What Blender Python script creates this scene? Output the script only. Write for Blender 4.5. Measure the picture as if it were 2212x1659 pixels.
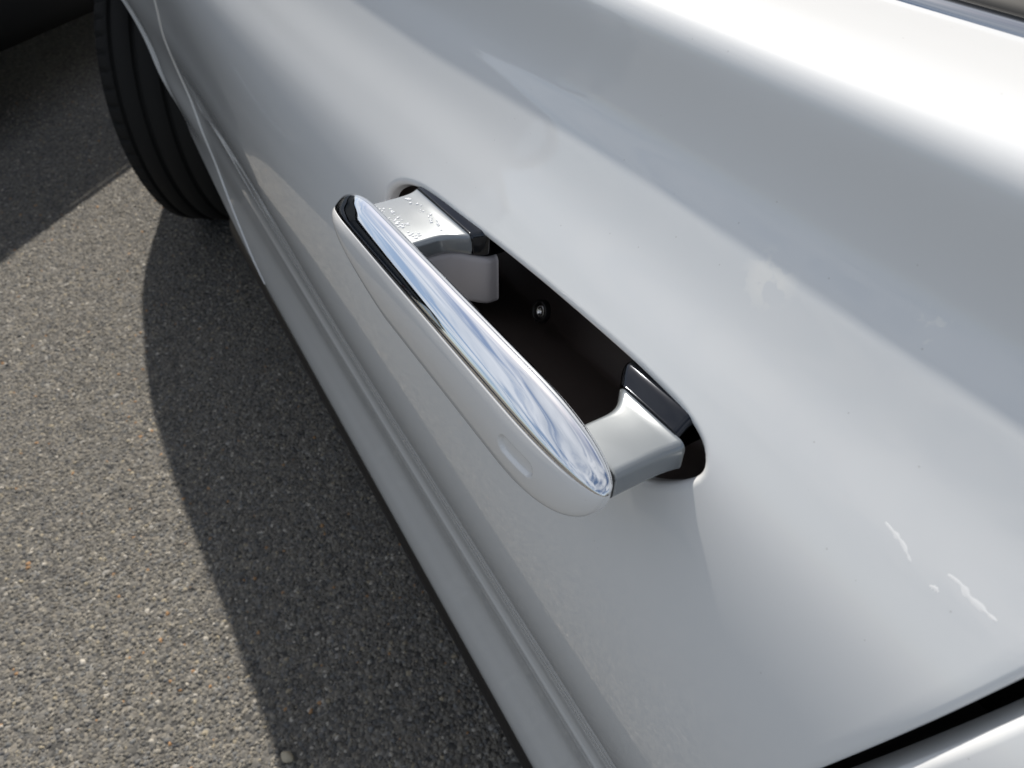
import bpy, bmesh, math, random
import numpy as np
from mathutils import Matrix, Vector

random.seed(7)
rng = np.random.default_rng(7)
for o in list(bpy.data.objects):
    bpy.data.objects.remove(o, do_unlink=True)
scene = bpy.context.scene
COL = scene.collection

# ------------------------------------------------------------------ camera
CAM_POS = Vector((-0.1451, -0.2360, 1.0239))
RIGHT = Vector((0.8634, -0.5044, 0.0076))
DOWN = Vector((-0.3425, -0.5970, -0.7254))
FORW = Vector((0.3704, 0.6238, -0.6882))
FORW.normalize()
RIGHT = (RIGHT - FORW * RIGHT.dot(FORW)).normalized()
UP = RIGHT.cross(FORW)
cam_data = bpy.data.cameras.new('camera')
cam = bpy.data.objects.new('camera', cam_data)
COL.objects.link(cam)
M = Matrix((RIGHT, UP, -FORW)).transposed().to_4x4()
M.translation = CAM_POS
cam.matrix_world = M
cam_data.sensor_width = 36
cam_data.lens = 1500 / 2212 * 36
cam_data.clip_start = 0.01
cam_data.clip_end = 2000
cam_data.dof.use_dof = True
cam_data.dof.focus_distance = 0.31
cam_data.dof.aperture_fstop = 18
scene.camera = cam

# ------------------------------------------------------------------ world and sun
SUN_DIR = Vector((0.185, 0.70, 0.69)).normalized()
SUN_EL = math.asin(SUN_DIR.z)
SUN_AZ = math.atan2(SUN_DIR.x, SUN_DIR.y)
world = bpy.data.worlds.new('World')
scene.world = world
world.use_nodes = True
wt = world.node_tree
wt.nodes.clear()
def wn(t, **kw):
    n = wt.nodes.new(t)
    for k, v in kw.items():
        setattr(n, k, v)
    return n
w_out = wn('ShaderNodeOutputWorld')
w_bg = wn('ShaderNodeBackground')
w_bg.inputs['Strength'].default_value = 0.068
sky = wn('ShaderNodeTexSky', sky_type='NISHITA')
sky.sun_disc = False
sky.sun_elevation = SUN_EL
sky.sun_rotation = SUN_AZ
sky.air_density = 1.0
sky.dust_density = 1.2
tc = wn('ShaderNodeTexCoord')
sep = wn('ShaderNodeSeparateXYZ')
wt.links.new(tc.outputs['Generated'], sep.inputs[0])
# clouds: project the view direction on a flat layer overhead
mx = wn('ShaderNodeMath', operation='MAXIMUM'); mx.inputs[1].default_value = 0.06
wt.links.new(sep.outputs['Z'], mx.inputs[0])
dv = wn('ShaderNodeVectorMath', operation='DIVIDE')
cmb = wn('ShaderNodeCombineXYZ')
for i in range(3):
    wt.links.new(mx.outputs[0], cmb.inputs[i])
wt.links.new(tc.outputs['Generated'], dv.inputs[0])
wt.links.new(cmb.outputs[0], dv.inputs[1])
nz = wn('ShaderNodeTexNoise')
nz.inputs['Scale'].default_value = 1.3
nz.inputs['Detail'].default_value = 7
nz.inputs['Roughness'].default_value = 0.58
nz.inputs['Distortion'].default_value = 0.6
mp = wn('ShaderNodeMapping')
mp.inputs['Scale'].default_value = (0.75, 1.5, 1)
mp.inputs['Location'].default_value = (3.1, 1.7, 0)
wt.links.new(dv.outputs[0], mp.inputs[0])
wt.links.new(mp.outputs[0], nz.inputs['Vector'])
cr = wn('ShaderNodeValToRGB')
cr.color_ramp.elements[0].position = 0.40
cr.color_ramp.elements[1].position = 0.55
wt.links.new(nz.outputs['Fac'], cr.inputs[0])
nz2 = wn('ShaderNodeTexNoise')
nz2.inputs['Scale'].default_value = 2.6
nz2.inputs['Detail'].default_value = 4
wt.links.new(mp.outputs[0], nz2.inputs['Vector'])
cloudcol = wn('ShaderNodeMixRGB')
cloudcol.inputs[1].default_value = (2.3, 2.5, 2.75, 1)
cloudcol.inputs[2].default_value = (8.5, 8.4, 8.2, 1)
wt.links.new(nz2.outputs['Fac'], cloudcol.inputs[0])
mixc = wn('ShaderNodeMixRGB')
fade = wn('ShaderNodeMapRange', interpolation_type='SMOOTHSTEP')      # the layer thins out into haze at the horizon
fade.inputs['From Min'].default_value = .04; fade.inputs['From Max'].default_value = .22
wt.links.new(sep.outputs['Z'], fade.inputs['Value'])
cfac = wn('ShaderNodeMath', operation='MULTIPLY')
wt.links.new(cr.outputs[0], cfac.inputs[0]); wt.links.new(fade.outputs[0], cfac.inputs[1])
wt.links.new(cfac.outputs[0], mixc.inputs[0])
wt.links.new(sky.outputs[0], mixc.inputs[1])
glow = wn('ShaderNodeMixRGB', blend_type='ADD')
glow.inputs[0].default_value = .45
wt.links.new(cloudcol.outputs[0], glow.inputs[1])
wt.links.new(sky.outputs[0], glow.inputs[2])
wt.links.new(glow.outputs[0], mixc.inputs[2])
wt.links.new(mixc.outputs[0], w_bg.inputs['Color'])
wt.links.new(w_bg.outputs[0], w_out.inputs[0])

sun_data = bpy.data.lights.new('sun', 'SUN')
sun_data.energy = 3.7
sun_data.angle = math.radians(0.6)
sun_data.color = (1.0, 0.94, 0.85)
sun = bpy.data.objects.new('sun', sun_data)
COL.objects.link(sun)
sun.rotation_euler = SUN_DIR.to_track_quat('Z', 'Y').to_euler()

scene.view_settings.view_transform = 'Standard'
scene.view_settings.look = 'None'
scene.view_settings.gamma = 1
scene.view_settings.exposure = 0.56
scene.view_settings.use_curve_mapping = False
scene.render.engine = 'CYCLES'
scene.cycles.max_bounces = 10
scene.cycles.glossy_bounces = 6
scene.cycles.diffuse_bounces = 5

# ------------------------------------------------------------------ materials
def new_mat(name):
    m = bpy.data.materials.new(name)
    m.use_nodes = True
    nt = m.node_tree
    b = nt.nodes['Principled BSDF']
    return m, nt, b

def simple(name, col, rough=0.5, metal=0.0, coat=0.0, spec=0.5, bump=0.0, bscale=200.0, vary=0.0):
    m, nt, b = new_mat(name)
    b.inputs['Base Color'].default_value = (*col, 1)
    b.inputs['Roughness'].default_value = rough
    b.inputs['Metallic'].default_value = metal
    b.inputs['Specular IOR Level'].default_value = spec
    b.inputs['Coat Weight'].default_value = coat
    b.inputs['Coat Roughness'].default_value = 0.03
    t = nt.nodes.new('ShaderNodeTexCoord')
    n = nt.nodes.new('ShaderNodeTexNoise')
    n.inputs['Scale'].default_value = bscale
    n.inputs['Detail'].default_value = 5
    nt.links.new(t.outputs['Object'], n.inputs['Vector'])
    if bump:
        bp = nt.nodes.new('ShaderNodeBump')
        bp.inputs['Strength'].default_value = bump
        bp.inputs['Distance'].default_value = 0.001
        nt.links.new(n.outputs['Fac'], bp.inputs['Height'])
        nt.links.new(bp.outputs[0], b.inputs['Normal'])
    mr = nt.nodes.new('ShaderNodeMapRange')
    mr.inputs['To Min'].default_value = max(0.0, rough * (1 - vary))
    mr.inputs['To Max'].default_value = min(1.0, rough * (1 + vary))
    nt.links.new(n.outputs['Fac'], mr.inputs['Value'])
    nt.links.new(mr.outputs[0], b.inputs['Roughness'])
    return m

def paint_mat(name, col, dust=0.25):
    m, nt, b = new_mat(name)
    L = nt.links
    t = nt.nodes.new('ShaderNodeTexCoord')
    b.inputs['Roughness'].default_value = 0.45
    b.inputs['Specular IOR Level'].default_value = 0.35
    b.inputs['Coat Weight'].default_value = 1.0
    b.inputs['Coat IOR'].default_value = 1.55
    # film of dust: faint cloudiness, plus separate specks
    n1 = nt.nodes.new('ShaderNodeTexNoise'); n1.inputs['Scale'].default_value = 9; n1.inputs['Detail'].default_value = 6
    L.new(t.outputs['Object'], n1.inputs['Vector'])
    v = nt.nodes.new('ShaderNodeTexVoronoi'); v.inputs['Scale'].default_value = 170
    L.new(t.outputs['Object'], v.inputs['Vector'])
    lt = nt.nodes.new('ShaderNodeMath'); lt.operation = 'LESS_THAN'; lt.inputs[1].default_value = 0.055
    L.new(v.outputs['Distance'], lt.inputs[0])
    sx = nt.nodes.new('ShaderNodeSeparateColor'); L.new(v.outputs['Color'], sx.inputs[0])
    gt = nt.nodes.new('ShaderNodeMath'); gt.operation = 'GREATER_THAN'; gt.inputs[1].default_value = 0.72
    L.new(sx.outputs[0], gt.inputs[0])
    sp = nt.nodes.new('ShaderNodeMath'); sp.operation = 'MULTIPLY'
    L.new(lt.outputs[0], sp.inputs[0]); L.new(gt.outputs[0], sp.inputs[1])
    sp2 = nt.nodes.new('ShaderNodeMath'); sp2.operation = 'MULTIPLY'; sp2.inputs[1].default_value = dust
    L.new(sp.outputs[0], sp2.inputs[0])
    base = nt.nodes.new('ShaderNodeMixRGB')
    base.inputs[1].default_value = (*col, 1)
    base.inputs[2].default_value = (col[0] * .965, col[1] * .96, col[2] * .95, 1)
    L.new(n1.outputs['Fac'], base.inputs[0])
    spk = nt.nodes.new('ShaderNodeMixRGB')
    spk.inputs[2].default_value = (.22, .20, .18, 1)
    L.new(sp2.outputs[0], spk.inputs[0]); L.new(base.outputs[0], spk.inputs[1])
    L.new(spk.outputs[0], b.inputs['Base Color'])
    cr_ = nt.nodes.new('ShaderNodeMapRange')
    cr_.inputs['To Min'].default_value = 0.008; cr_.inputs['To Max'].default_value = 0.05
    L.new(n1.outputs['Fac'], cr_.inputs['Value'])
    L.new(cr_.outputs[0], b.inputs['Coat Roughness'])
    # dried polish and water marks near the rear of the door
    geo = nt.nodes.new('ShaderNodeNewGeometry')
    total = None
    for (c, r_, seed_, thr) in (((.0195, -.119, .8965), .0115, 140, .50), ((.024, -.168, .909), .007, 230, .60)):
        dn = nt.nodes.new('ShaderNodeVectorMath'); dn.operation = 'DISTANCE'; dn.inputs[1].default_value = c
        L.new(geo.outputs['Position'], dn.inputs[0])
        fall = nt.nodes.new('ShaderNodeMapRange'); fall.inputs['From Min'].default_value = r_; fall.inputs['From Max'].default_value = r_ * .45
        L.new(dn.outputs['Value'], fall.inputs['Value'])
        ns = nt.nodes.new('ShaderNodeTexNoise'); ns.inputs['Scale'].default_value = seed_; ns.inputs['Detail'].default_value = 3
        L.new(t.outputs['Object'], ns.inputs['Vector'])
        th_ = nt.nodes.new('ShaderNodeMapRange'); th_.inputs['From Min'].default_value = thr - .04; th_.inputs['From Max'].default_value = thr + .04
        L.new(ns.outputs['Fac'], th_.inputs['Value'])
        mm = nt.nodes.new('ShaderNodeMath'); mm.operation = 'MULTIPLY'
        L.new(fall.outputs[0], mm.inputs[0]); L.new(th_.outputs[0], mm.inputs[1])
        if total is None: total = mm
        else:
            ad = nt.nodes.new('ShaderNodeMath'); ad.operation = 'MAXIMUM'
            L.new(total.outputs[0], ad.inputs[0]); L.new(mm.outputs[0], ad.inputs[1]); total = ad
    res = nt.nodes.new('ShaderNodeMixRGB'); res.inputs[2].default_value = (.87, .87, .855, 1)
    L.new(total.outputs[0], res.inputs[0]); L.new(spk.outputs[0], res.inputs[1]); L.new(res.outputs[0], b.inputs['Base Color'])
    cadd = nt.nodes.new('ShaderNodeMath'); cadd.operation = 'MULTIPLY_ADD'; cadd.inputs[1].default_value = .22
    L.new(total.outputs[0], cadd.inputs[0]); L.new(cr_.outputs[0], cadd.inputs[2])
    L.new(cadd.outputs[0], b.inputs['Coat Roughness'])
    # orange peel in the clear coat
    n2 = nt.nodes.new('ShaderNodeTexNoise'); n2.inputs['Scale'].default_value = 260; n2.inputs['Detail'].default_value = 2
    L.new(t.outputs['Object'], n2.inputs['Vector'])
    bp = nt.nodes.new('ShaderNodeBump'); bp.inputs['Strength'].default_value = 0.006; bp.inputs['Distance'].default_value = 0.001
    L.new(n2.outputs['Fac'], bp.inputs['Height'])
    L.new(bp.outputs[0], b.inputs['Coat Normal'])
    return m

def asphalt_mat(name):
    m, nt, b = new_mat(name)
    L = nt.links
    t = nt.nodes.new('ShaderNodeTexCoord')
    v = nt.nodes.new('ShaderNodeTexVoronoi'); v.inputs['Scale'].default_value = 150
    L.new(t.outputs['Object'], v.inputs['Vector'])
    s = nt.nodes.new('ShaderNodeSeparateColor'); L.new(v.outputs['Color'], s.inputs[0])
    r = nt.nodes.new('ShaderNodeValToRGB')
    e = r.color_ramp.elements
    e[0].position = 0; e[0].color = (.055, .054, .052, 1)
    e[1].position = 1; e[1].color = (.30, .29, .27, 1)
    for p, c in ((.35, (.115, .110, .102, 1)), (.75, (.175, .166, .150, 1)), (.93, (.20, .18, .15, 1))):
        q = e.new(p); q.color = c
    L.new(s.outputs[0], r.inputs[0])
    big = nt.nodes.new('ShaderNodeTexNoise'); big.inputs['Scale'].default_value = 1.7; big.inputs['Detail'].default_value = 4
    L.new(t.outputs['Object'], big.inputs['Vector'])
    mr = nt.nodes.new('ShaderNodeMapRange'); mr.inputs['To Min'].default_value = .75; mr.inputs['To Max'].default_value = 1.2
    L.new(big.outputs['Fac'], mr.inputs['Value'])
    mul = nt.nodes.new('ShaderNodeMixRGB'); mul.blend_type = 'MULTIPLY'; mul.inputs[0].default_value = 1
    L.new(r.outputs[0], mul.inputs[1]); L.new(mr.outputs[0], mul.inputs[2])
    L.new(mul.outputs[0], b.inputs['Base Color'])
    bp = nt.nodes.new('ShaderNodeBump'); bp.inputs['Strength'].default_value = .9; bp.inputs['Distance'].default_value = .003; bp.invert = True
    L.new(v.outputs['Distance'], bp.inputs['Height'])
    L.new(bp.outputs[0], b.inputs['Normal'])
    b.inputs['Roughness'].default_value = .9
    b.inputs['Specular IOR Level'].default_value = .25
    return m

def stone_mat(name):
    m, nt, b = new_mat(name)
    L = nt.links
    a = nt.nodes.new('ShaderNodeAttribute'); a.attribute_name = 'stone_colour'
    t = nt.nodes.new('ShaderNodeTexCoord')
    n = nt.nodes.new('ShaderNodeTexNoise'); n.inputs['Scale'].default_value = 420; n.inputs['Detail'].default_value = 3
    L.new(t.outputs['Object'], n.inputs['Vector'])
    mr = nt.nodes.new('ShaderNodeMapRange'); mr.inputs['To Min'].default_value = .6; mr.inputs['To Max'].default_value = 1.4
    L.new(n.outputs['Fac'], mr.inputs['Value'])
    mul = nt.nodes.new('ShaderNodeMixRGB'); mul.blend_type = 'MULTIPLY'; mul.inputs[0].default_value = 1
    L.new(a.outputs['Color'], mul.inputs[1]); L.new(mr.outputs[0], mul.inputs[2])
    L.new(mul.outputs[0], b.inputs['Base Color'])
    b.inputs['Roughness'].default_value = .75
    b.inputs['Specular IOR Level'].default_value = .35
    return m

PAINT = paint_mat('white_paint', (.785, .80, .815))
PAINT_G = paint_mat('white_paint_handle', (.80, .80, .80), dust=.1)
CHROME = simple('chrome', (.86, .87, .89), .035, 1.0, vary=.5, bscale=60)
CHROME_DARK_REFL = simple('chrome_dark_reflection', (.05, .053, .06), .12, 1.0, vary=.4, bscale=120, bump=.02)  # arm roots: chrome's reflection of the dark pocket, put into the base colour
SATIN = simple('polished_silver', (.24, .26, .275), .24, .35, coat=.8, vary=.15, bscale=60, bump=.02)
BLACK = simple('black_plastic', (.012, .011, .011), .38, spec=.4, bump=.06, bscale=900)
GLOSSBLK = simple('gloss_black', (.01, .01, .011), .08, coat=.6)
RUBBER = simple('tyre_rubber', (.010, .0098, .0095), .8, spec=.3, bump=.25, bscale=420)
SEAL = simple('rubber_seal', (.012, .012, .012), .6)
UNDER = simple('underbody_black', (.010, .010, .010), .9, spec=.15)
TRIM = simple('window_trim_metal', (.45, .47, .50), .12, 1.0)
ALLOY = simple('alloy_grey', (.32, .33, .34), .3, .9)
GREY = simple('grey_bracket', (.50, .48, .50), .35, spec=.5)
POCKET = simple('pocket_plastic', (.075, .060, .055), .5, spec=.35, bump=.08, bscale=800)
SCREW = simple('screw_steel', (.7, .7, .7), .25, 1.0)
DARKPAINT = simple('dark_car_paint', (.012, .014, .02), .25, coat=1.0)
LAMPRED = simple('red_lamp_plastic', (.28, .008, .008), .15, coat=1.0)
ASPHALT = asphalt_mat('asphalt')
STONE = stone_mat('asphalt_stones')
PEBBLE = simple('pale_pebble', (.42, .37, .28), .8, bump=.3, bscale=300)

def glass_mat():
    m, nt, b = new_mat('tinted_glass')
    b.inputs['Base Color'].default_value = (.012, .014, .014, 1)
    b.inputs['Roughness'].default_value = .02
    b.inputs['Specular IOR Level'].default_value = .3
    return m
GLASS = glass_mat()

# ------------------------------------------------------------------ mesh helpers
def link(name, verts, faces, mat, parent=None, smooth=True):
    me = bpy.data.meshes.new(name)
    me.from_pydata([tuple(map(float, v)) for v in verts], [], [tuple(int(i) for i in f) for f in faces])
    me.validate()
    me.update()
    if smooth:
        me.polygons.foreach_set('use_smooth', [True] * len(me.polygons))
    me.materials.append(mat)
    o = bpy.data.objects.new(name, me)
    COL.objects.link(o)
    if parent is not None:
        o.parent = parent
        o.matrix_parent_inverse = parent.matrix_world.inverted()
    return o

def merge(o, d=1e-5):
    bm = bmesh.new(); bm.from_mesh(o.data)
    bmesh.ops.remove_doubles(bm, verts=bm.verts, dist=d)
    bmesh.ops.recalc_face_normals(bm, faces=bm.faces)
    bm.to_mesh(o.data); bm.free()
    o.data.polygons.foreach_set('use_smooth', [True] * len(o.data.polygons))

def grid_faces(n, m, off=0, close_u=False, close_v=False):
    f = []
    for i in range(n if close_u else n - 1):
        for j in range(m if close_v else m - 1):
            a = i * m + j; b_ = ((i + 1) % n) * m + j
            c = ((i + 1) % n) * m + (j + 1) % m; d = i * m + (j + 1) % m
            f.append((off + a, off + b_, off + c, off + d))
    return f

def grid(name, P, mat, parent=None, close_u=False, close_v=False, cap=False):
    P = np.asarray(P, float)
    n, m = P.shape[:2]
    f = grid_faces(n, m, 0, close_u, close_v)
    if cap:
        f.append(tuple(range(m))[::-1]); f.append(tuple((n - 1) * m + j for j in range(m)))
    return link(name, P.reshape(-1, 3), f, mat, parent)

def empty(name, loc):
    o = bpy.data.objects.new(name, None)
    o.location = loc
    o.empty_display_size = .1
    COL.objects.link(o)
    o.matrix_world = Matrix.Translation(loc)
    return o

def tag(o, label, cat, group=None):
    o['label'] = label; o['category'] = cat
    if group: o['group'] = group

def box(name, lo, hi, mat, parent=None, bevel=0.0, rot=None):
    bm = bmesh.new()
    bmesh.ops.create_cube(bm, size=1)
    for v in bm.verts:
        v.co = Vector([lo[i] + (v.co[i] + .5) * (hi[i] - lo[i]) for i in range(3)])
    if bevel:
        bmesh.ops.bevel(bm, geom=bm.edges[:], offset=bevel, segments=3, affect='EDGES', profile=.5)
    me = bpy.data.meshes.new(name); bm.to_mesh(me); bm.free()
    me.materials.append(mat)
    o = bpy.data.objects.new(name, me); COL.objects.link(o)
    if parent is not None:
        o.parent = parent; o.matrix_parent_inverse = parent.matrix_world.inverted()
    return o

def smooth01(x):
    x = np.clip(x, 0, 1)
    return x * x * (3 - 2 * x)

def spline(pts, n=900):
    """Catmull-Rom through points, returned with even arc length."""
    p = np.asarray(pts, float)
    d = np.sqrt(((p[1:] - p[:-1]) ** 2).sum(1)) ** .5
    k = np.concatenate([[0], np.cumsum(d)])
    m = np.zeros_like(p)
    m[1:-1] = ((p[2:] - p[1:-1]) / (k[2:] - k[1:-1])[:, None] * (k[1:-1] - k[:-2])[:, None]
               + (p[1:-1] - p[:-2]) / (k[1:-1] - k[:-2])[:, None] * (k[2:] - k[1:-1])[:, None]) / (k[2:] - k[:-2])[:, None]
    m[0] = (p[1] - p[0]) / (k[1] - k[0]); m[-1] = (p[-1] - p[-2]) / (k[-1] - k[-2])
    u = np.linspace(0, k[-1], n * 3)
    i = np.clip(np.searchsorted(k, u, side='right') - 1, 0, len(k) - 2)
    h = (k[i + 1] - k[i]); s = ((u - k[i]) / h)[:, None]; h = h[:, None]
    q = (2 * s**3 - 3 * s**2 + 1) * p[i] + (s**3 - 2 * s**2 + s) * h * m[i] + (-2 * s**3 + 3 * s**2) * p[i + 1] + (s**3 - s**2) * h * m[i + 1]
    L = np.concatenate([[0], np.cumsum(np.sqrt(((q[1:] - q[:-1]) ** 2).sum(1)))])
    t = np.linspace(0, L[-1], n)
    return np.stack([np.interp(t, L, q[:, c]) for c in range(p.shape[1])], 1)

# ------------------------------------------------------------------ body side surface
SECTION = [(.090, .9598), (.070, .9585), (.055, .9573), (.0442, .9555), (.0378, .9525), (.0342, .9482), (.0325, .9428), (.0317, .9365), (.0310, .9300),
           (.0298, .9220), (.0276, .9135), (.0215, .9010), (.0115, .8800), (-.0012, .8580), (-.0130, .8350), (-.0245, .8000),
           (-.0325, .7600), (-.0365, .7150), (-.0360, .6700), (-.0315, .6300), (-.0235, .5900), (-.0140, .5500),
           (-.0108, .5280), (-.0104, .5140), (-.0106, .5110), (-.0107, .5085), (-.0104, .5040), (-.0083, .4900), (-.0060, .4700), (-.0035, .4400),
           (-.0045, .3900), (-.0068, .3400), (-.0062, .3000), (-.0010, .2700), (.0090, .2500)]
BASE = spline(SECTION, 6000)
BT = np.linspace(0, 1, len(BASE))
NB = len(BASE)
I_MONO = int(np.argmax(BASE[:, 1]))
def t_of_z(z):
    return np.interp(-np.asarray(z, float), -BASE[I_MONO:, 1], BT[I_MONO:])

WHEEL_Y, WHEEL_Z = 1.742, .347
ARCH_R = .400
# the lower crease of the doors fades out towards the wheel
_bz = np.linspace(BASE[-1, 1], BASE[I_MONO, 1], 700)
_bx = np.interp(_bz, BASE[I_MONO:, 1][::-1], BASE[I_MONO:, 0][::-1])
_kz = np.arange(-80, 81) * (_bz[1] - _bz[0])
_kk = np.exp(-(_kz / .035) ** 2); _kk /= _kk.sum()
_rid = np.convolve(np.pad(_bx, 80, mode='edge'), _kk, mode='valid') - _bx
_rid = _rid * smooth01((_bz - .31) / .06) * (1 - smooth01((_bz - .60) / .1))
def delta(y, z):
    y = np.asarray(y, float); z = np.asarray(z, float)
    g = smooth01((z - .54) / .20) * (1 - smooth01((z - .78) / .18))
    d = -.047 * np.exp(-((y - 1.70) / .42) ** 2) * g
    # belt narrows towards the front, nose turns in
    d = d + .045 * smooth01((y - 1.1) / 1.3) * smooth01((z - .72) / .22)
    d = d + .55 * np.clip(y - 2.02, 0, None) ** 2
    d = d - .015 * smooth01((y + .02) / .80) * smooth01((z - .70) / .14)
    d = d + .010 * smooth01((y - .15) / .8) * smooth01((z - .45) / .2)
    # arch lip: a flange standing a little proud round the wheel opening
    r = np.sqrt((y - WHEEL_Y) ** 2 + (np.maximum(z, .30) - WHEEL_Z) ** 2)
    d = d - .004 * (1 - smooth01((r - ARCH_R - .014) / .014)) * smooth01((y - 1.2) / .1) * smooth01((z - .40) / .12)
    d = d - .016 * smooth01((y - 1.0) / .3) * np.exp(-((z - .53) / .09) ** 2)
    d = d + np.interp(z, _bz, _rid) * smooth01((y - .40) / .55)
    # rear haunch
    d = d - .028 * np.exp(-((y + 1.25) / .5) ** 2) * smooth01((z - .45) / .25)
    d = d + .5 * np.clip(-y - 1.85, 0, None) ** 2
    return d
def surf(y, t):
    y, t = np.broadcast_arrays(np.asarray(y, float), np.asarray(t, float))
    x = np.interp(t, BT, BASE[:, 0]); z = np.interp(t, BT, BASE[:, 1])
    z0 = z
    # the shoulder drops towards the nose
    z = z - .16 * smooth01((y - 1.0) / 1.9) * smooth01((z - .5) / .45)
    return np.stack([x + delta(y, z0), y, z], -1)

MID = .94
car = empty('white_sedan', (MID, .2, 0))
tag(car, 'glossy white sedan with its chrome door handle popped out and front wheel steered', 'car')

DOOR_R, DOOR_F = -.2195, 1.00     # rear and front edge of the front door
SEAM = .0055
# the door's cut lines are not upright: rear edge leans back, front edge swings rearwards at the foot
_YF = spline([(.28, .80), (.34, .95), (.41, 1.05), (.47, 1.07), (.54, 1.075), (.60, 1.065), (.66, 1.03), (.75, .96), (.83, .92), (.96, .90)], 300)
def front_cut(z):
    return np.interp(z, _YF[:, 0], _YF[:, 1])
def rear_lean(z):
    zz = np.asarray(z, float)
    return -.233 * (.72 + .5 * ((zz - .72) + np.sqrt((zz - .72) ** 2 + .0009)) - .80)
def cut(y, t):
    """bend nominal columns so that DOOR_R and DOOR_F fall on the real cut lines"""
    y, t = np.broadcast_arrays(np.asarray(y, float), np.asarray(t, float))
    z = np.interp(t, BT, BASE[:, 1])
    w_r = np.where(y > DOOR_R - .001, np.clip((-.185 - y) / (-.185 - DOOR_R), 0, 1), np.clip((y + .75) / (.75 + DOOR_R - .0127), 0, 1))
    w_f = np.clip((y - .25) / (DOOR_F - .25), 0, 1) ** 1.5
    yy = y + w_r * rear_lean(z)
    return np.where(y > .25, y + w_f * (front_cut(z) - DOOR_F), yy)
def csurf(y, t):
    return surf(cut(y, t), t)

# ------------------------------------------------------------------ front door with the handle opening
HOLE_C = np.array([-.0075, .8252]); HOLE_A, HOLE_B = .1360, .0262
TAU = math.radians(2.7)
HOLE_PTS = [(.1338, .0005), (.1325, -.0035), (.126, -.0105), (.110, -.0190), (.080, -.0255), (.030, -.0280), (-.030, -.0280), (-.075, -.0262), (-.096, -.0222),
            (-.1098, -.0163), (-.1196, -.0102), (-.1288, -.0020), (-.1335, .0048), (-.1335, .0100), (-.1285, .0160), (-.1165, .0206), (-.094, .0230),
            (-.0323, .0245), (0, .0245), (.049, .0240), (.085, .0234), (.101, .0218), (.119, .0172), (.1308, .0092)]
def hole_outline():
    """opening in the door skin, walked front, lower edge, rear, upper edge (forward, up)"""
    P_ = spline(HOLE_PTS[-3:] + HOLE_PTS + HOLE_PTS[:3], 6000)
    i0 = int(np.argmin(((P_[:2000] - np.array(HOLE_PTS[0])) ** 2).sum(1)))
    i1 = 4000 + int(np.argmin(((P_[4000:] - np.array(HOLE_PTS[0])) ** 2).sum(1)))
    return P_[i0:i1]

def resample_closed(P, n, start_angle=0):
    Q = np.vstack([P, P[:1]])
    L = np.concatenate([[0], np.cumsum(np.sqrt(((Q[1:] - Q[:-1]) ** 2).sum(1)))])
    s = np.linspace(0, L[-1], n, endpoint=False)
    return np.stack([np.interp(s, L, Q[:, k]) for k in range(P.shape[1])], 1)

def yz_rot(u, v):
    # local along the handle (forward), up -> world y, z
    return (HOLE_C[0] + u * math.cos(TAU) + v * math.sin(TAU) * 1.0,
            HOLE_C[1] - u * math.sin(TAU) + v * math.cos(TAU))

RY0, RY1, RZ0, RZ1 = -.185, .180, .772, .885
ys_in = np.linspace(RY0, RY1, 74)
ys = np.concatenate([np.linspace(DOOR_R, RY0, 12)[:-1], ys_in, np.linspace(RY1, DOOR_F, 70)[1:]])
t1, t0 = float(t_of_z(RZ0)), float(t_of_z(RZ1))
ts_in = np.linspace(t0, t1, 34)
T_DOORBOT = float(t_of_z(.300))
ts = np.concatenate([np.linspace(0, t0, 46)[:-1], ts_in, np.linspace(t1, t_of_z(.535), 50)[1:], np.linspace(t_of_z(.535), t_of_z(.480), 70)[1:], np.linspace(t_of_z(.480), T_DOORBOT, 36)[1:]])
V, Fc = [], []
index = {}
def vid(i, j):
    if (i, j) not in index:
        index[(i, j)] = len(V); V.append(csurf(ys[i], ts[j]))
    return index[(i, j)]
iy0 = int(np.where(np.isclose(ys, RY0))[0][0]); iy1 = int(np.where(np.isclose(ys, RY1))[0][0])
it0 = int(np.argmin(abs(ts - t0))); it1 = int(np.argmin(abs(ts - t1)))
for i in range(len(ys) - 1):
    for j in range(len(ts) - 1):
        if iy0 <= i < iy1 and it0 <= j < it1:
            continue
        Fc.append((vid(i, j), vid(i + 1, j), vid(i + 1, j + 1), vid(i, j + 1)))
# ring of boundary vertices, walked from the middle of the front side
ring = [(iy1, j) for j in range(it0, it1)] + [(i, it1) for i in range(iy1, iy0, -1)] + \
       [(iy0, j) for j in range(it1, it0, -1)] + [(i, it0) for i in range(iy0, iy1)]
mid_front = ring.index((iy1, (it0 + it1) // 2))
ring = ring[mid_front:] + ring[:mid_front]
NR = len(ring)
rb = np.array([[ys[i], ts[j]] for i, j in ring])
ol = hole_outline()
hole_loc = resample_closed(ol, NR)
def hole_world(loc):
    y, z = yz_rot(loc[:, 0], loc[:, 1])
    return np.stack([y, t_of_z(z)], 1)
hy = hole_world(hole_loc)
prev = [vid(i, j) for i, j in ring]
RS = 16
for k in range(1, RS + 1):
    w = 1 - (1 - k / RS) ** 1.6
    q = rb * (1 - w) + hy * w
    cur = []
    for p in q:
        cur.append(len(V)); V.append(surf(p[0], p[1]))
    for a in range(NR):
        b_ = (a + 1) % NR
        Fc.append((prev[a], prev[b_], cur[b_], cur[a]))
    prev = cur
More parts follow.
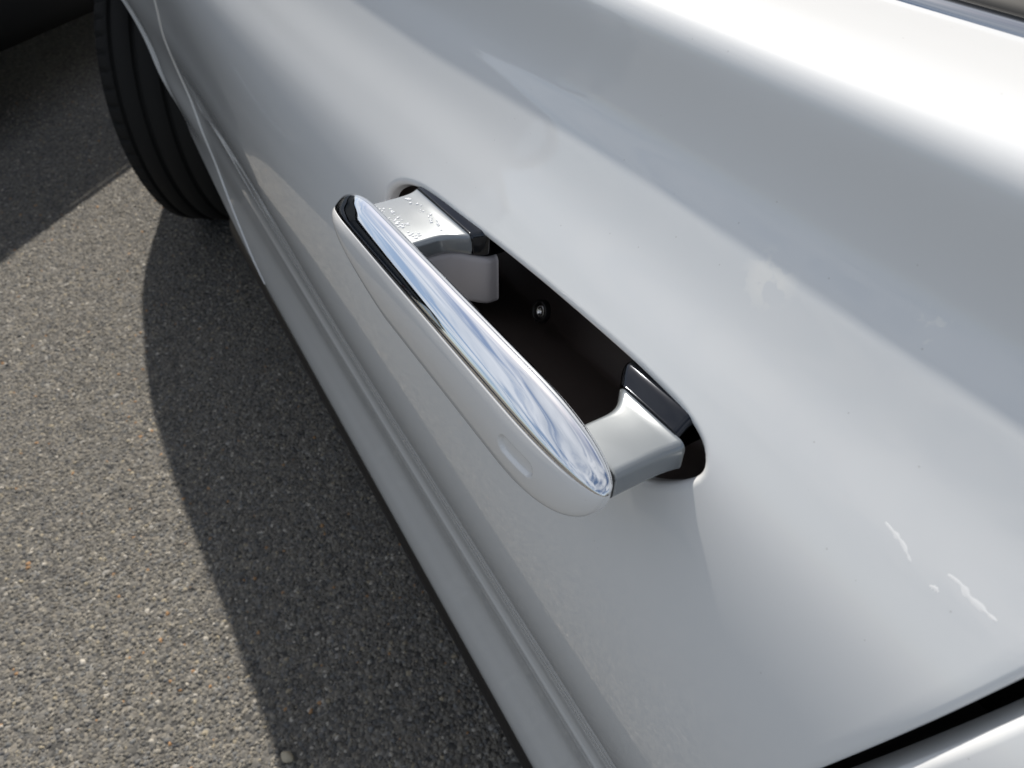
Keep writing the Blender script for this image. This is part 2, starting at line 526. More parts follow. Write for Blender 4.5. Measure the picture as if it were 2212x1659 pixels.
# rolled lip into the opening
nrm_out = np.array([-.93, 0, .36])
ctr = hole_loc
tan = np.roll(ctr, -1, 0) - np.roll(ctr, 1, 0)
nin = np.stack([tan[:, 1], -tan[:, 0]], 1); nin /= np.linalg.norm(nin, axis=1)[:, None]
if (nin * ctr).sum() > 0: nin = -nin
RL = .0034
def lip_ring(ang, extra=0.0):
    loc = ctr + nin * RL * math.sin(ang)
    yt = hole_world(loc)
    P = surf(yt[:, 0], yt[:, 1]) - nrm_out * (RL * (1 - math.cos(ang)) + extra)
    return P
for k in range(1, 8):
    ang = math.pi / 2 * k / 7
    P = lip_ring(ang)
    cur = []
    for p in P:
        cur.append(len(V)); V.append(p)
    for a in range(NR):
        b_ = (a + 1) % NR
        Fc.append((prev[a], prev[b_], cur[b_], cur[a]))
    prev = cur
P = lip_ring(math.pi / 2, .004)
cur = [len(V) + k for k in range(NR)]; V.extend(list(P))
for a in range(NR):
    Fc.append((prev[a], prev[(a + 1) % NR], cur[(a + 1) % NR], cur[a]))
LIP_END = P
# rolled edges at the rear, front and bottom of the door
def roll_edge(idx_pts, dirv, r=.003, deep=.018, steps=5):
    global V, Fc
    base = np.array([V[i] for i in idx_pts])
    prv = list(idx_pts)
    for k in range(1, steps + 2):
        if k <= steps:
            a = math.pi / 2 * k / steps
            Q = base + np.array(dirv) * r * math.sin(a) + np.array([1, 0, 0]) * r * (1 - math.cos(a))
        else:
            Q = base + np.array(dirv) * r + np.array([1, 0, 0]) * deep
        c = [len(V) + i for i in range(len(Q))]; V.extend(list(Q))
        for i in range(len(Q) - 1):
            Fc.append((prv[i], prv[i + 1], c[i + 1], c[i]))
        prv = c
nT = len(ts); nY = len(ys)
roll_edge([vid(0, j) for j in range(nT)], (0, -1, 0))
roll_edge([vid(nY - 1, j) for j in range(nT)], (0, 1, 0))
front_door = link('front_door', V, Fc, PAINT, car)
merge(front_door, 2e-6)

# ------------------------------------------------------------------ generic side panels
def side_panel(name, ylist, tlist, mat=PAINT, roll=(True, True), mirror=False, zlim=None, cutted=False):
    V_, F_ = [], []
    ylist = np.asarray(ylist); tlist = np.asarray(tlist)
    n, m = len(ylist), len(tlist)
    P = np.zeros((n, m, 3))
    for i, y in enumerate(ylist):
        tt = tlist
        if zlim is not None:
            tl = float(t_of_z(zlim(y)))
            tt = tlist[0] + (tlist - tlist[0]) / (tlist[-1] - tlist[0]) * (tl - tlist[0])
        P[i] = (csurf if cutted else surf)(np.full(m, y), tt)
    rows = [P]
    def rolled(edge, s):
        out = []
        for k in range(1, 6):
            a = math.pi / 2 * k / 5
            out.append(edge + np.array([.003 * (1 - math.cos(a)), s * .003 * math.sin(a), 0]))
        out.append(edge + np.array([.02, s * .003, 0]))
        return out
    pre = rolled(P[0], -1)[::-1] if roll[0] else []
    post = rolled(P[-1], 1) if roll[1] else []
    P = np.concatenate([np.array(pre).reshape(-1, m, 3), P, np.array(post).reshape(-1, m, 3)], 0)
    if mirror:
        P = P.copy(); P[..., 0] = 2 * MID - P[..., 0]
    return grid(name, P, mat, car), P

tfull = ts
rear_door, _ = side_panel('rear_door', np.linspace(-1.02, DOOR_R - SEAM - .0072, 80), tfull, cutted=True)
# rocker under both doors
trock = np.linspace(T_DOORBOT, 1, 60)
rocker, RP = side_panel('rocker_panel', np.linspace(-1.1, .86, 120), trock, roll=(False, False))

# fender with the wheel opening: a rear part that follows the door's cut line, then the arch
Y_ARCH = WHEEL_Y - ARCH_R * math.cos(math.asin(.043 / ARCH_R))
def fender_zlim(y):
    if y < WHEEL_Y + ARCH_R - .004: return WHEEL_Z + math.sqrt(max(0, ARCH_R ** 2 - (y - WHEEL_Y) ** 2))
    return .26
fy = np.concatenate([WHEEL_Y - np.cos(np.linspace(math.asin(.043 / ARCH_R), np.pi * .997, 160)) * ARCH_R,
                     np.linspace(WHEEL_Y + ARCH_R, 2.62, 50)])
tf = np.concatenate([np.linspace(0, .55, 70)[:-1], np.linspace(.55, 1, 130)])
frows = []
for k in range(60):
    sgm = (k / 59) ** 1.3
    zl = .300 + .090 * sgm
    tl = float(t_of_z(zl))
    tt = tf * tl
    zz = np.interp(tt, BT, BASE[:, 1])
    yy = (front_cut(zz) + .0095) * (1 - sgm) + Y_ARCH * sgm
    frows.append(surf(yy, tt) - np.array([.0010, 0, 0]) * (1 - sgm))
r0 = frows[0]
pre = []
for k in range(5, 0, -1):
    a_ = math.pi / 2 * k / 5
    pre.append(r0 + np.array([.003 * (1 - math.cos(a_)), -.003 * math.sin(a_), 0]))
pre.insert(0, r0 + np.array([.02, -.003, 0]))
for y in fy[1:]:
    tl = float(t_of_z(fender_zlim(y)))
    frows.append(surf(np.full(len(tf), y), tf * tl))
FP = np.array(pre + frows)
fender = grid('front_fender', FP, PAINT, car)
# returned lip inside the wheel opening
E0 = np.array([r[-1] for r in frows if r[-1][1] < WHEEL_Y + ARCH_R + .02])
cen = np.array([0, WHEEL_Y, WHEEL_Z])
rows = [E0]
for dx, dr in ((.0015, -.0012), (.005, -.003), (.02, -.003), (.05, .004)):
    d = E0 - cen; d[:, 0] = 0
    d /= np.linalg.norm(d, axis=1)[:, None]
    rows.append(E0 + d * dr + np.array([dx, 0, 0]))
grid('arch_return', rows, PAINT, car)
# dark liner of the wheel housing
ang = np.linspace(-.25, math.pi + .25, 50)
lin = []
for xx in (.045, .20, .42):
    lin.append([(xx, WHEEL_Y - math.cos(a) * (ARCH_R + .02), WHEEL_Z + math.sin(a) * (ARCH_R + .02)) for a in ang])
grid('wheel_arch_liner', lin, UNDER, car)
link('wheel_arch_back', [(.42, WHEEL_Y - math.cos(a) * (ARCH_R + .02), WHEEL_Z + math.sin(a) * (ARCH_R + .02)) for a in ang], [tuple(range(50))], UNDER, car)

# dark sill strip and floor below the rocker
sy = np.linspace(-1.1, 1.22, 160)
st = []
for y in sy:
    p = surf(y, 1.0)
    st.append([p + np.array(q) for q in ((.0015, 0, .006), (-.0025, 0, -.002), (-.0075, 0, -.020), (-.0080, 0, -.045), (-.004, 0, -.056), (.02, 0, -.062), (.5, 0, -.064))])
grid('sill_strip', st, BLACK, car)
grid('underbody', [[(.16, y, .19), (.5, y, .175), (1.4, y, .175), (1.72, y, .19)] for y in np.linspace(-2.2, 2.5, 10)], UNDER, car)

# ------------------------------------------------------------------ window line: trim, seal, glass
wy = np.linspace(-1.0, .72, 90)
def sillpt(y, dx, dz):
    p = surf(y, 0.0)
    return (p[0] + dx, y, p[2] + dz)
grid('window_trim', [[sillpt(y, *q) for q in ((.0005, -.006), (.0005, .0005), (.002, .0022), (.006, .0030), (.011, .0026), (.0135, .0005), (.0135, -.006))] for y in wy], TRIM, car)
grid('window_seal', [[sillpt(y, *q) for q in ((.0140, -.006), (.0140, .0010), (.0165, .0042), (.0205, .0055), (.0275, .0062), (.0335, .0066), (.0352, .0030), (.0352, -.02))] for y in wy], SEAL, car)
def glass_rows(mir=False):
    rows = []
    for y in np.linspace(-.98, .70, 40):
        lean = []
        for k in range(9):
            f = k / 8
            h = .44 * (1 - .9 * smooth01((y - .05) / .75)) * f
            lean.append((.1255 + .30 * (h / .44) ** 1.15 + .012 * smooth01((y + .9) / 2), y, .945 + h + .012))
        rows.append(lean)
    A = np.array(rows)
    if mir: A[..., 0] = 2 * MID - A[..., 0]
    return A
GA = glass_rows()
grid('side_window', GA, GLASS, car)
# black upper window frame and roof
top = GA[:, -1]
mirror_top = top.copy(); mirror_top[:, 0] = 2 * MID - mirror_top[:, 0]
roof = []
for a, b_ in zip(top, mirror_top):
    roof.append([a + (b_ - a) * f + np.array([0, 0, .035 * math.sin(math.pi * f)]) for f in np.linspace(0, 1, 15)])
grid('roof', roof, PAINT, car)
GB = glass_rows(True)
grid('side_window', GB, GLASS, car)

# far side, bonnet, windscreen, tail: seen only from other positions
side_panel('far_door', np.linspace(-1.02, .80, 60), np.linspace(0, 1, 60), mirror=True, roll=(False, False))
side_panel('far_fender', fy[::3], tf[::3], mirror=True, roll=(False, False), zlim=fender_zlim)
bon = []
for y in np.linspace(.72, 2.62, 30):
    a = surf(y, 0.0); b_ = a.copy(); b_[0] = 2 * MID - a[0]
    crown = .055 * (1 - smooth01((y - 2.0) / .6))
    bon.append([a + (b_ - a) * f + np.array([0, 0, crown * math.sin(math.pi * f) ** .6]) for f in np.linspace(0, 1, 21)])
grid('bonnet', bon, PAINT, car)
ws = []
for f in np.linspace(0, 1, 10):
    ya = .72 - 0.0 * f
    a = GA[-1 - int(f * 20), -1]; base_ = surf(.95, 0.0)
    p = np.array([a[0], a[1], a[2]])
    ws.append([np.array([a[0] + (2 * MID - 2 * a[0]) * g, a[1] + .25 * math.sin(math.pi * g) * (1 - f), a[2] + .035 * math.sin(math.pi * g)]) for g in np.linspace(0, 1, 13)])
grid('windscreen', ws, GLASS, car)
nose = []
for g in np.linspace(0, 1, 25):
    rowp = []
    for k in range(14):
        f = k / 13
        a = surf(2.62, tf[0] + (tf[-1] - tf[0]) * f)
        x = a[0] + (2 * MID - 2 * a[0]) * g
        rowp.append((x, 2.62 + .16 * math.sin(math.pi * g) ** .7 * (.6 + .4 * math.sin(math.pi * f)), a[2]))
    nose.append(rowp)
grid('front_bumper', nose, PAINT, car)
RWY = -1.222
def rear_zlim(y):
    r = ARCH_R + .004
    if abs(y - RWY) < r: return WHEEL_Z + math.sqrt(max(0, r * r - (y - RWY) ** 2))
    return .26
ry = np.concatenate([np.linspace(-2.32, RWY - ARCH_R - .005, 30), RWY - (ARCH_R + .003) * np.cos(np.linspace(0, math.pi * .999, 70))])
ry = ry[ry < -1.03]
side_panel('rear_quarter', ry, np.linspace(0, 1, 120), roll=(False, False), zlim=rear_zlim)
side_panel('far_quarter', ry[::2], np.linspace(0, 1, 60), roll=(False, False), zlim=rear_zlim, mirror=True)
tail = []
for g in np.linspace(0, 1, 21):
    rowp = []
    for k in range(14):
        a = surf(-2.32, k / 13)
        rowp.append((a[0] + (2 * MID - 2 * a[0]) * g, -2.32 - .1 * math.sin(math.pi * g) ** .7, max(a[2], .26)))
    tail.append(rowp)
grid('rear_bumper', tail, PAINT, car)
dk = []
for y in np.linspace(-2.32, -.98, 16):
    a = surf(y, 0.0)
    f0 = smooth01((y + 1.9) / .92)
    rowp = []
    for g in np.linspace(0, 1, 13):
        gg = GA[0, -1]
        xl = a[0] + (gg[0] - a[0]) * f0; zl = a[2] + (gg[2] - a[2]) * f0
        rowp.append((xl + (2 * MID - 2 * xl) * g, y, zl + .035 * math.sin(math.pi * g)))
    dk.append(rowp)
grid('rear_hatch', dk, GLASS, car)
for side in (0, -1):
    pil = []
    for rowp in dk:
        y = rowp[0][1]
        a = surf(y, 0.0); b_ = np.array(rowp[side])
        if side: a = a.copy(); a[0] = 2 * MID - a[0]
        pil.append([a + (b_ - a) * f + np.array([0, 0, -.004 * (1 - f)]) for f in np.linspace(0, 1, 8)])
    grid('rear_pillar', pil, PAINT, car)

# ------------------------------------------------------------------ wheels
def make_wheel(parent, centre, steer, side=-1, width=.245, R=.347, detailed=True):
    """Tyre with grooves and shoulder blocks, alloy rim with spokes. side -1: outer face to -x."""
    W = Matrix.Translation(centre) @ Matrix.Rotation(-steer, 4, 'Z')
    if side > 0: W = W @ Matrix.Rotation(math.pi, 4, 'Z')
    hw = width / 2
    # profile: (axial x, radius), outer sidewall -> tread -> inner sidewall
    prof = [(-hw + .016, .222), (-hw + .004, .232), (-hw - .006, .262), (-hw - .007, .290), (-hw - .001, .318), (-hw + .006, .331)]
    gro = [(-.078, .0045), (-.030, .006), (.022, .006), (.072, .0045)]
    tre = [(-hw + .014, .3405)]
    for gx, gw in gro:
        rr = R - 1.0 * (gx / hw) ** 2 * .005
        tre += [(gx - gw - .0015, rr), (gx - gw, rr - .0012), (gx - gw + .001, rr - .008), (gx + gw - .001, rr - .008), (gx + gw, rr - .0012), (gx + gw + .0015, rr)]
    tre += [(hw - .014, .3405)]
    prof += tre + [(-p[0], p[1]) for p in prof[::-1]]
    n = 480
    rings = []
    for k in range(n):
        a = 2 * math.pi * k / n
        ca, sa = math.cos(a), math.sin(a)
        row = []
        for (px, pr) in prof:
            r = pr
            # shoulder sipes: narrow cross cuts every 6 degrees
            if pr > .328 and (px < -.088 or px > .082):
                if k % 8 < 2: r -= .010
            row.append((px, ca * r, sa * r))
        rings.append(row)
    tyre_pts = np.array(rings)
    wheel = empty('wheel', centre)
    wheel.parent = parent; wheel.matrix_parent_inverse = parent.matrix_world.inverted()
    def put(name, pts, faces, mat, smooth=True):
        o = link(name, [W @ Vector(p) for p in pts], faces, mat, None, smooth)
        o.parent = wheel; o.matrix_parent_inverse = Matrix.Translation(centre).inverted()
        return o
    ty = put('tyre', tyre_pts.reshape(-1, 3), grid_faces(n, len(prof), 0, True, False), RUBBER)
    # rim barrel
    rp = [(-hw + .012, .226), (-hw + .006, .222), (-hw + .012, .214), (-hw + .03, .205), (.0, .195), (hw - .02, .205), (hw - .012, .224)]
    rim = np.array([[(px, math.cos(a) * pr, math.sin(a) * pr) for px, pr in rp] for a in np.linspace(0, 2 * math.pi, 64, endpoint=False)])
    put('rim', rim.reshape(-1, 3), grid_faces(64, len(rp), 0, True, False), ALLOY)
    sv, sf = [], []
    for k in range(5):
        a = 2 * math.pi * k / 5
        for off in (-.14, .14):
            b0 = len(sv)
            for rr, w_, x0 in ((.045, .020, -hw + .035), (.12, .016, -hw + .018), (.21, .020, -hw + .014)):
                aa = a + off * (rr / .21)
                c = Vector((0, math.cos(aa), math.sin(aa))); t_ = Vector((0, -math.sin(aa), math.cos(aa)))
                for sx_, st_ in ((0, -1), (0, 1), (.025, 1), (.025, -1)):
                    sv.append(c * rr + t_ * (w_ / 2 * st_) + Vector((x0 + sx_, 0, 0)))
            for q in range(2):
                for e in range(4):
                    sf.append((b0 + q * 4 + e, b0 + q * 4 + (e + 1) % 4, b0 + q * 4 + 4 + (e + 1) % 4, b0 + q * 4 + 4 + e))
    put('spokes', sv, sf, ALLOY, False)
    hub = [[(px, math.cos(a) * pr, math.sin(a) * pr) for px, pr in ((-hw + .028, .0), (-hw + .028, .05), (-hw + .04, .062), (.02, .062))] for a in np.linspace(0, 2 * math.pi, 32, endpoint=False)]
    put('hub_cap', np.array(hub).reshape(-1, 3), grid_faces(32, 4, 0, True, False), ALLOY)
    dsk = [[(px, math.cos(a) * pr, math.sin(a) * pr) for px, pr in ((.0, .06), (.0, .175), (.022, .175), (.022, .06))] for a in np.linspace(0, 2 * math.pi, 48, endpoint=False)]
    put('brake_disc', np.array(dsk).reshape(-1, 3), grid_faces(48, 4, 0, True, False), ALLOY)
    return wheel
make_wheel(car, Vector((.124, WHEEL_Y, .347)), math.radians(29.9), -1)
make_wheel(car, Vector((2 * MID - .124, WHEEL_Y, .347)), math.radians(29.9), 1)
make_wheel(car, Vector((.110, RWY, .347)), 0.0, -1)
make_wheel(car, Vector((2 * MID - .110, RWY, .347)), 0.0, 1)

# ------------------------------------------------------------------ door handle
# frame of the handle: a = forward along the grip, u = up
HY0, HZ0 = -.0060, .8379
ca_, sa_ = math.cos(math.radians(3.6)), math.sin(math.radians(3.6))
def hw_(a, o, u_):
    return (-o, HY0 + a * ca_ + u_ * sa_, HZ0 - a * sa_ + u_ * ca_)
HL = .1282
CHROME_SEC = spline([(.0392, .0030), (.0394, .0060), (.0401, .0084), (.0420, .0098), (.0448, .0098), (.0480, .0081), (.0512, .0054), (.0540, .0026), (.0556, .0004), (.0560, -.0014)], 48)
PAINT_SEC = spline([(.0554, -.0013), (.0563, -.0018), (.0568, -.0030), (.0580, -.0070), (.0592, -.0140), (.0596, -.0200), (.0594, -.0270), (.0586, -.0305), (.0562, -.0330), (.0515, -.0340),
                    (.0455, -.0318), (.0420, -.0250), (.0402, -.0130), (.0394, -.0020), (.0392, .0030)], 180)
def axial(n):
    k = np.linspace(-1, 1, n)
    return HL * np.sin(k * math.pi / 2) * .92 + HL * k * .08
def loft_handle(sec, n, emboss=False):
    rows = []
    A = axial(n)
    for a in A:
        ef = .042; er = .060
        e = ef if a > 0 else er
        q = np.clip((abs(a) - (HL - e)) / e, 0, 1)
        f = math.sqrt(max(0.0, 1 - q ** 2.1))
        fo = .05 + .95 * math.sqrt(max(0.0, 1 - q ** 2.6))
        row = []
        for o, u_ in sec:
            ql = np.clip((a - (HL - .085)) / .085, 0, 1)
            fl = f if a < 0 else (1 - ql ** 1.35) ** .72
            uu = u_ * fl if u_ < 0 else u_ * (.06 + .94 * f)
            uu -= (.006 if a > 0 else .001) * (1 - f)
            oo = .0485 + (o - .0485) * fo
            if emboss and o > .0555 and u_ < -.003:
                # shallow oval push mark near the rear end of the face
                du = (u_ + .0150) / .0044; da = max(0.0, abs(a + .0865) - .0072) / .0044
                s = math.sqrt(du * du + da * da)
                oo -= .0016 * (1 - float(smooth01((s - .76) / .24)))
            row.append(hw_(a, oo, uu))
        rows.append(row)
    return np.array(rows)
handle = grid('door_handle', loft_handle(PAINT_SEC, 420, True), PAINT_G, car)
def sub(o):
    return o
grid('chrome_strip', loft_handle(CHROME_SEC, 160), CHROME, handle)
# thin raised bead behind the strip
bead = spline([(.0394, .0020), (.0385, .0030), (.0383, .0050), (.0388, .0066), (.0398, .0068)], 10)
grid('chrome_bead', loft_handle(bead, 120), CHROME, handle)

def rrect(y0, y1, z0, z1, r, n=6):
    pts = []
    for cy, cz, a0 in ((y1 - r, z1 - r, 0), (y0 + r, z1 - r, 90), (y0 + r, z0 + r, 180), (y1 - r, z0 + r, 270)):
        for k in range(n + 1):
            a = math.radians(a0 + 90 * k / n)
            pts.append((cy + r * math.cos(a), cz + r * math.sin(a)))
    return pts
def arm(name, yr, yf, ztop, zbot, ext_r, ext_f, rise, mat, o0=.0415, o1=-.0105, n=24, r=.0026):
    """bar from the grip back into the door; it flares towards its root"""
    rows = []
    for k in range(n):
        o = o0 + (o1 - o0) * k / (n - 1)
        f = (.0415 - o) / .052
        g = smooth01((f - .44) / .28) ** 1.4
        g2 = smooth01((f - .22) / .50) ** 2
        y0 = yr - ext_r * g2; y1 = yf + ext_f * g2
        zt = ztop + rise * g
        rows.append([(-o, y, z - (y - (yr + yf) / 2) * .063) for y, z in rrect(y0, y1, zbot, zt, r)])
    return grid(name, rows, mat, handle, close_v=True, cap=True)
arm('arm', -.1290, -.1020, .8446, .8305, .0030, .016, .0030, SATIN, o1=.0130, r=.0034)
arm('arm_root', -.1280, -.1020, .8448, .8330, -.0030, .016, .0046, CHROME_DARK_REFL, o0=.0132, r=.0034)
arm('arm', .0380, .0920, .8396, .8290, .016, .004, .0030, SATIN, o1=.0120, r=.0030)
arm('arm_root', .0380, .0920, .8398, .8288, .016, .002, .0046, CHROME_DARK_REFL, o0=.0122, r=.0030)
arm('bracket', .0395, .0900, .8286, .7990, .0165, .0, .0, GREY, o1=.0000, r=.004)
# pocket behind the opening
pk = [LIP_END]
nin3 = np.array([.93, 0, -.36])
ctr3 = LIP_END.mean(0)
for dd, sc in ((.002, 1.03), (.012, 1.05), (.050, 1.02), (.056, .97)):
    q = ctr3 + (LIP_END - ctr3) * sc + nin3 * dd
    pk.append(q)
pk.append(np.repeat((ctr3 + nin3 * .056)[None], NR, 0))
SCREW_AT = (.0190, .0085, .7985)
grid('handle_pocket', pk, POCKET, handle, close_v=True)

# screw in its collar on the back wall of the pocket
def turned(name, c, axis, prof, mat, parent):
    ax = Vector(axis).normalized(); e1 = ax.orthogonal().normalized(); e2 = ax.cross(e1)
    rows = [[Vector(c) + ax * h + (e1 * math.cos(a) + e2 * math.sin(a)) * r for r, h in prof] for a in np.linspace(0, 2 * math.pi, 28, endpoint=False)]
    return grid(name, np.array([[tuple(v_) for v_ in r_] for r_ in rows]), mat, parent, close_u=True)
SC = np.array(SCREW_AT)
turned('screw_collar', SC, (-.93, 0, .36), [(.0062, 0), (.0062, .003), (.0056, .0036), (.0046, .0036), (.0042, .003), (.0042, 0)], BLACK, handle)
turned('screw', SC, (-.93, 0, .36), [(.0040, 0), (.0040, .0016), (.0034, .0024), (.0018, .0026), (.0016, .0010), (.0001, .0008)], SCREW, handle)

# sun glints painted as thin white streaks near the rear edge of the door
GLINT = simple('painted_glint', (.95, .95, .95), .55)
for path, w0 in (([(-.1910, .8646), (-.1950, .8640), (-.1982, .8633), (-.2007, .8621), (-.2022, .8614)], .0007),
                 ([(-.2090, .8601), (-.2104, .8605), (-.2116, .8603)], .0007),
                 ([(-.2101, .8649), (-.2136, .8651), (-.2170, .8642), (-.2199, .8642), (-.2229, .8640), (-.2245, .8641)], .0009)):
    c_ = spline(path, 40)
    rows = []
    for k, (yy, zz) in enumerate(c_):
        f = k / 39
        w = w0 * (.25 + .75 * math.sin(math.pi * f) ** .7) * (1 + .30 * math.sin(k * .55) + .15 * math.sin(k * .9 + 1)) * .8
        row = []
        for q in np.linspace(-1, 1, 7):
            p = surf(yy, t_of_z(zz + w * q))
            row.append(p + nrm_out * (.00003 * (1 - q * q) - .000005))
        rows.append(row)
    grid('glint_streak', rows, GLINT, front_door)

# water beads on the front arm of the handle
m_ = simple('water_beads', (.75, .77, .80), .06, spec=1.0, coat=1.0)
bm = bmesh.new()
for k in range(70):
    line = k % 3
    f = rng.uniform(0, 1)
    yy = .086 - f * .044
    oo = (.0375, .0350, .0200)[line] + rng.normal(0, .0012) - (.002 * f if line < 2 else 0)
    rr = rng.uniform(.0004, .0010)
    zz = .8396 - (yy - .065) * .063
    bmesh.ops.create_icosphere(bm, subdivisions=2, radius=rr, matrix=Matrix.Translation((-oo, yy, zz)) @ Matrix.Diagonal((1, 1, .6, 1)))
me = bpy.data.meshes.new('water_beads'); bm.to_mesh(me); bm.free(); me.materials.append(m_)
me.polygons.foreach_set('use_smooth', [True] * len(me.polygons))
wb = bpy.data.objects.new('water_beads', me); COL.objects.link(wb); wb.parent = handle; wb['kind'] = 'stuff'
wb.matrix_parent_inverse = handle.matrix_world.inverted()

# ------------------------------------------------------------------ ground
g = link('asphalt_ground', [(-400, -400, 0), (400, -400, 0), (400, 400, 0), (-400, 400, 0)], [(0, 1, 2, 3)], ASPHALT, None, False)
g['kind'] = 'structure'

# loose-textured aggregate: real stones set in the asphalt where the camera is near
def stones(n, xr, yr, smin, smax, seed):
    r = np.random.default_rng(seed)
    cx = r.uniform(*xr, n); cy = r.uniform(*yr, n)
    s = smin + (smax - smin) * r.beta(1.6, 3.2, n)
    asp = r.uniform(.62, 1.0, n); rot = r.uniform(0, 2 * np.pi, n)
    K = 6
    base_a = np.linspace(0, 2 * np.pi, K, endpoint=False)
    verts = np.zeros((n, 2 * K + 1, 3))
    hgt = s * r.uniform(.10, .27, n)
    tiltx = r.normal(0, .11, n); tilty = r.normal(0, .11, n)
    for ringi, (rr, hh) in enumerate(((1.0, -.15), (.62, .82))):
        jit = r.uniform(.78, 1.18, (n, K))
        a = base_a[None] + r.normal(0, .16, (n, K)) + ringi * .4
        lx = np.cos(a) * rr * jit * s[:, None] * .5
        ly = np.sin(a) * rr * jit * s[:, None] * .5 * asp[:, None]
        x = lx * np.cos(rot)[:, None] - ly * np.sin(rot)[:, None]
        y = lx * np.sin(rot)[:, None] + ly * np.cos(rot)[:, None]
        verts[:, ringi * K:(ringi + 1) * K, 0] = cx[:, None] + x
        verts[:, ringi * K:(ringi + 1) * K, 1] = cy[:, None] + y
        z = hgt[:, None] * hh
        if ringi: z = z + x * tiltx[:, None] + y * tilty[:, None] + r.normal(0, .06, (n, K)) * s[:, None]
        verts[:, ringi * K:(ringi + 1) * K, 2] = z
    verts[:, 2 * K, 0] = cx; verts[:, 2 * K, 1] = cy; verts[:, 2 * K, 2] = hgt * r.uniform(.85, 1.1, n)
    tri = []
    for k in range(K):
        k2 = (k + 1) % K
        tri += [(k, k2, K + k2), (k, K + k2, K + k), (K + k, K + k2, 2 * K)]
    tri = np.array(tri)
    faces = (tri[None] + (np.arange(n) * (2 * K + 1))[:, None, None]).reshape(-1, 3)
    # colours: greys, some brown, a few pale and orange ones
    pal = np.array([(.125, .116, .102), (.165, .154, .133), (.205, .188, .158), (.145, .145, .142), (.255, .235, .20), (.10, .098, .096), (.42, .39, .34), (.34, .20, .10), (.30, .26, .19)])
    pr = np.array([.22, .24, .15, .13, .08, .10, .02, .005, .03]); pr = pr / pr.sum()
    col = pal[r.choice(len(pal), n, p=pr)] * r.uniform(.84, 1.08, n)[:, None]
    return verts.reshape(-1, 3), faces, np.repeat(col, 2 * K + 1, 0)

def stone_object(name, parts, label):
    vs, fs, cs, off = [], [], [], 0
    for v_, f_, c_ in parts:
        vs.append(v_); fs.append(f_ + off); cs.append(c_); off += len(v_)
    v_ = np.concatenate(vs).astype(np.float32); f_ = np.concatenate(fs).astype(np.int32); c_ = np.concatenate(cs)
    me = bpy.data.meshes.new(name)
    me.vertices.add(len(v_)); me.vertices.foreach_set('co', v_.ravel())
    me.loops.add(f_.size); me.loops.foreach_set('vertex_index', f_.ravel())
    me.polygons.add(len(f_)); me.polygons.foreach_set('loop_start', np.arange(len(f_), dtype=np.int32) * 3)
    me.update(calc_edges=True)
    at = me.attributes.new('stone_colour', 'FLOAT_COLOR', 'POINT')
    at.data.foreach_set('color', np.concatenate([c_, np.ones((len(c_), 1))], 1).astype(np.float32).ravel())
    me.materials.append(STONE)
    o = bpy.data.objects.new(name, me); COL.objects.link(o)
    o['kind'] = 'stuff'; o['label'] = label; o['category'] = 'gravel'
    return o
stone_object('asphalt_aggregate', [stones(52000, (-.85, .12), (.05, 1.25), .0035, .0130, 1),
                                   stones(46000, (-1.0, .15), (1.25, 3.0), .0045, .0140, 2)],
             'small grey and brown stones bound in the worn asphalt')

# pale pebble at the bottom edge of the picture
def pebble(name, loc, r, label):
    bm = bmesh.new()
    bmesh.ops.create_icosphere(bm, subdivisions=3, radius=1)
    for v_ in bm.verts:
        k = 1 + .12 * math.sin(v_.co.x * 3.1 + 1) + .10 * math.cos(v_.co.y * 2.7)
        v_.co = Vector((v_.co.x * r[0] * k, v_.co.y * r[1] * k, v_.co.z * r[2] * k))
    me = bpy.data.meshes.new(name); bm.to_mesh(me); bm.free()
    me.materials.append(PEBBLE)
    me.polygons.foreach_set('use_smooth', [True] * len(me.polygons))
    o = bpy.data.objects.new(name, me); COL.objects.link(o); o.location = loc
    o.rotation_euler = (0, 0, .6)
    tag(o, label, 'pebble')
pebble('pebble', (-.233, .203, .007), (.007, .010, .006), 'pale cream pebble lying at the edge of the car shadow')

# ------------------------------------------------------------------ dark vehicle standing ahead
suv_dir = Vector((.69, .72, 0)).normalized()           # it stands across the white car's nose, its flank towards us
suv_c = Vector((-2.00, 2.235, 0))                       # middle of its tail on the ground
suv = empty('dark_suv', suv_c)
tag(suv, 'dark vehicle parked ahead in the far corner beyond the front tyre', 'car')
SW = Matrix.Translation(suv_c) @ Matrix.Rotation(math.atan2(-suv_dir.x, suv_dir.y), 4, 'Z')
def sput(name, P, mat, **kw):
    P = np.asarray(P, float); sh = P.shape
    Q = np.array([SW @ Vector(p) for p in P.reshape(-1, 3)]).reshape(sh)
    return grid(name, Q, mat, suv, **kw)
# body: rounded sections along its length (y forward from the tail)
def suv_body(ys_, zt, hwid, zb=.30):
    rows = []
    for y in ys_:
        h = np.interp(y, zt[0], zt[1]); w = np.interp(y, hwid[0], hwid[1])
        rows.append([(sx * w * k, y, zb + (h - zb) * q) for sx, k, q in
                     ((-1, .93, 0), (-1, .99, .12), (-1, 1, .4), (-1, .985, .75), (-1, .95, .93), (-1, .86, 1), (-.4, 1, 1.01), (.4, 1, 1.01),
                      (1, .86, 1), (1, .95, .93), (1, .985, .75), (1, 1, .4), (1, .99, .12), (1, .93, 0))])
    return rows
body_y = [.06, .10, .2, .6, 1.2, 1.9, 2.6, 3.3, 3.9, 4.3, 4.5]
sput('body', suv_body(body_y, ([0, .1, 3.3, 4.3, 4.5], [.98, 1.0, 1.0, .92, .80]), ([0, .15, .5, 3.9, 4.5], [.80, .88, .92, .91, .76])), DARKPAINT, close_v=True, cap=True)
cab_y = [.10, .14, .3, .8, 1.6, 2.3, 2.9, 3.2]
rows = []
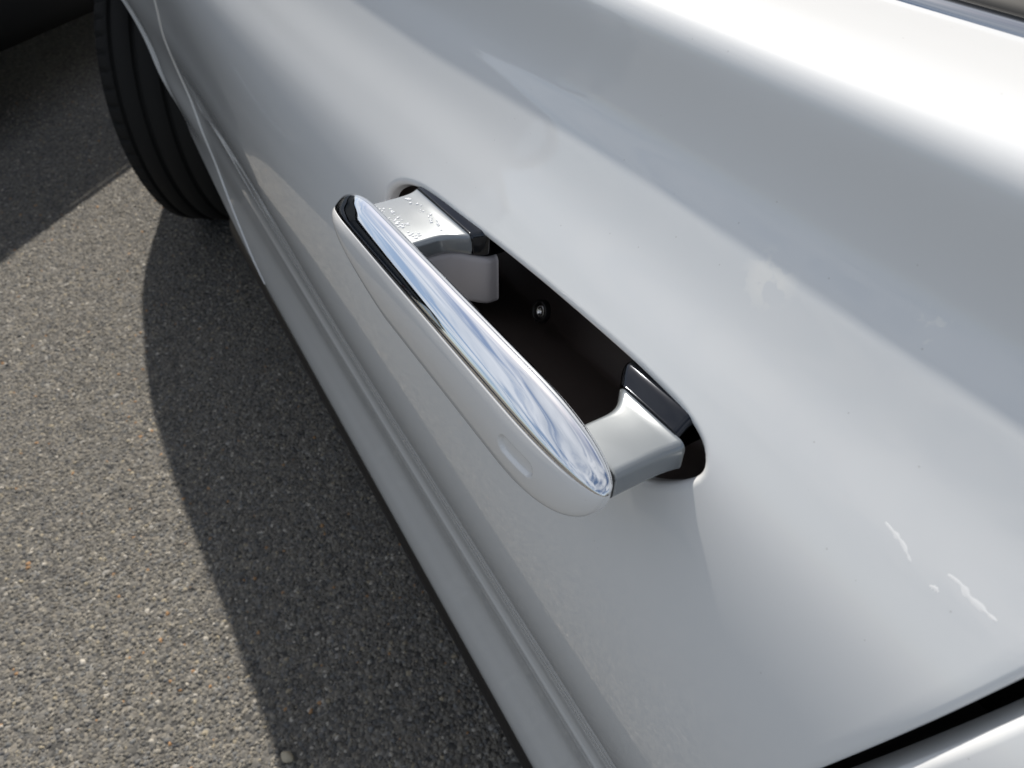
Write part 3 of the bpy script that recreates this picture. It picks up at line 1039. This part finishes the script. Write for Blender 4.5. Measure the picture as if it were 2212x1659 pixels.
for y in cab_y:
    h = np.interp(y, [.10, .35, 1.2, 2.2, 3.2], [1.27, 1.36, 1.40, 1.38, 1.02]); w = np.interp(y, [.1, .4, 2.4, 3.2], [.66, .70, .70, .74])
    rows.append([(-.88, y, .98), (-.84, y, 1.05), (-w, y, max(1.03, h - .05)), (-w + .08, y, h), (0, y, h + .02), (w - .08, y, h), (w, y, max(1.03, h - .05)), (.84, y, 1.05), (.88, y, .98)])
sput('cabin', rows, GLASS, cap=False)
rows = [[(x, y, np.interp(y, [.08, .35, 1.2, 2.25], [1.305, 1.392, 1.432, 1.416]) - .03 * (abs(x) / .72) ** 4) for x in np.linspace(-.70, .70, 11)] for y in np.linspace(.08, 2.25, 12)]
sput('roof', rows, DARKPAINT)
tl = [[(x, .10 - .02 * math.cos(x * 1.6) - (.03 if z < .6 else 0), z) for x in np.linspace(-.86, .86, 15)] for z in (.98, .9, .78, .62)]
sput('tailgate', tl, DARKPAINT)
rw = [[(x, .09 + (z - 1.0) * .08, z) for x in np.linspace(-.68, .68, 9)] for z in (1.0, 1.1, 1.2, 1.27)]
sput('rear_window', rw, GLASS)
bp_ = [[(x, yy + .07 * (abs(x) / .86) ** 3, z) for x in np.linspace(-.88, .88, 21)] for yy, z in ((.10, .62), (.01, .60), (-.01, .52), (-.005, .40), (.03, .28), (.10, .235), (.35, .22))]
sput('rear_bumper', bp_, BLACK)
for sx in (-1, 1):
    lp = [[(sx * (.60 + .26 * a), .055 + .05 * a * a, .74 + .17 * b) for a in np.linspace(0, 1, 6)] for b in np.linspace(0, 1, 5)]
    sput('tail_lamp', lp, LAMPRED)
for sx in (-1, 1):
    sput('side_sill', [[(sx * (.925 - q[0]), y, q[1]) for q in ((.012, .40), (.0, .37), (.0, .30), (.03, .245), (.15, .235))] for y in np.linspace(.55, 3.9, 12)], UNDER)
    sput('side_window', [[(sx * (.895 - .185 * f), y + .1 * f, 1.01 + .31 * f) for f in (0, .33, .66, 1)] for y in np.linspace(.5, 2.45, 8)], GLASS)
sput('underside', [[(x, y, .25) for x in (-.8, 0, .8)] for y in (.1, 2.2, 4.3)], UNDER)
for wx, wy_ in ((-.80, .95), (.80, .95), (-.80, 3.65), (.80, 3.65)):
    cw = SW @ Vector((wx, wy_, .347))
    make_wheel(suv, cw, -math.atan2(-suv_dir.x, suv_dir.y), -1 if wx < 0 else 1)
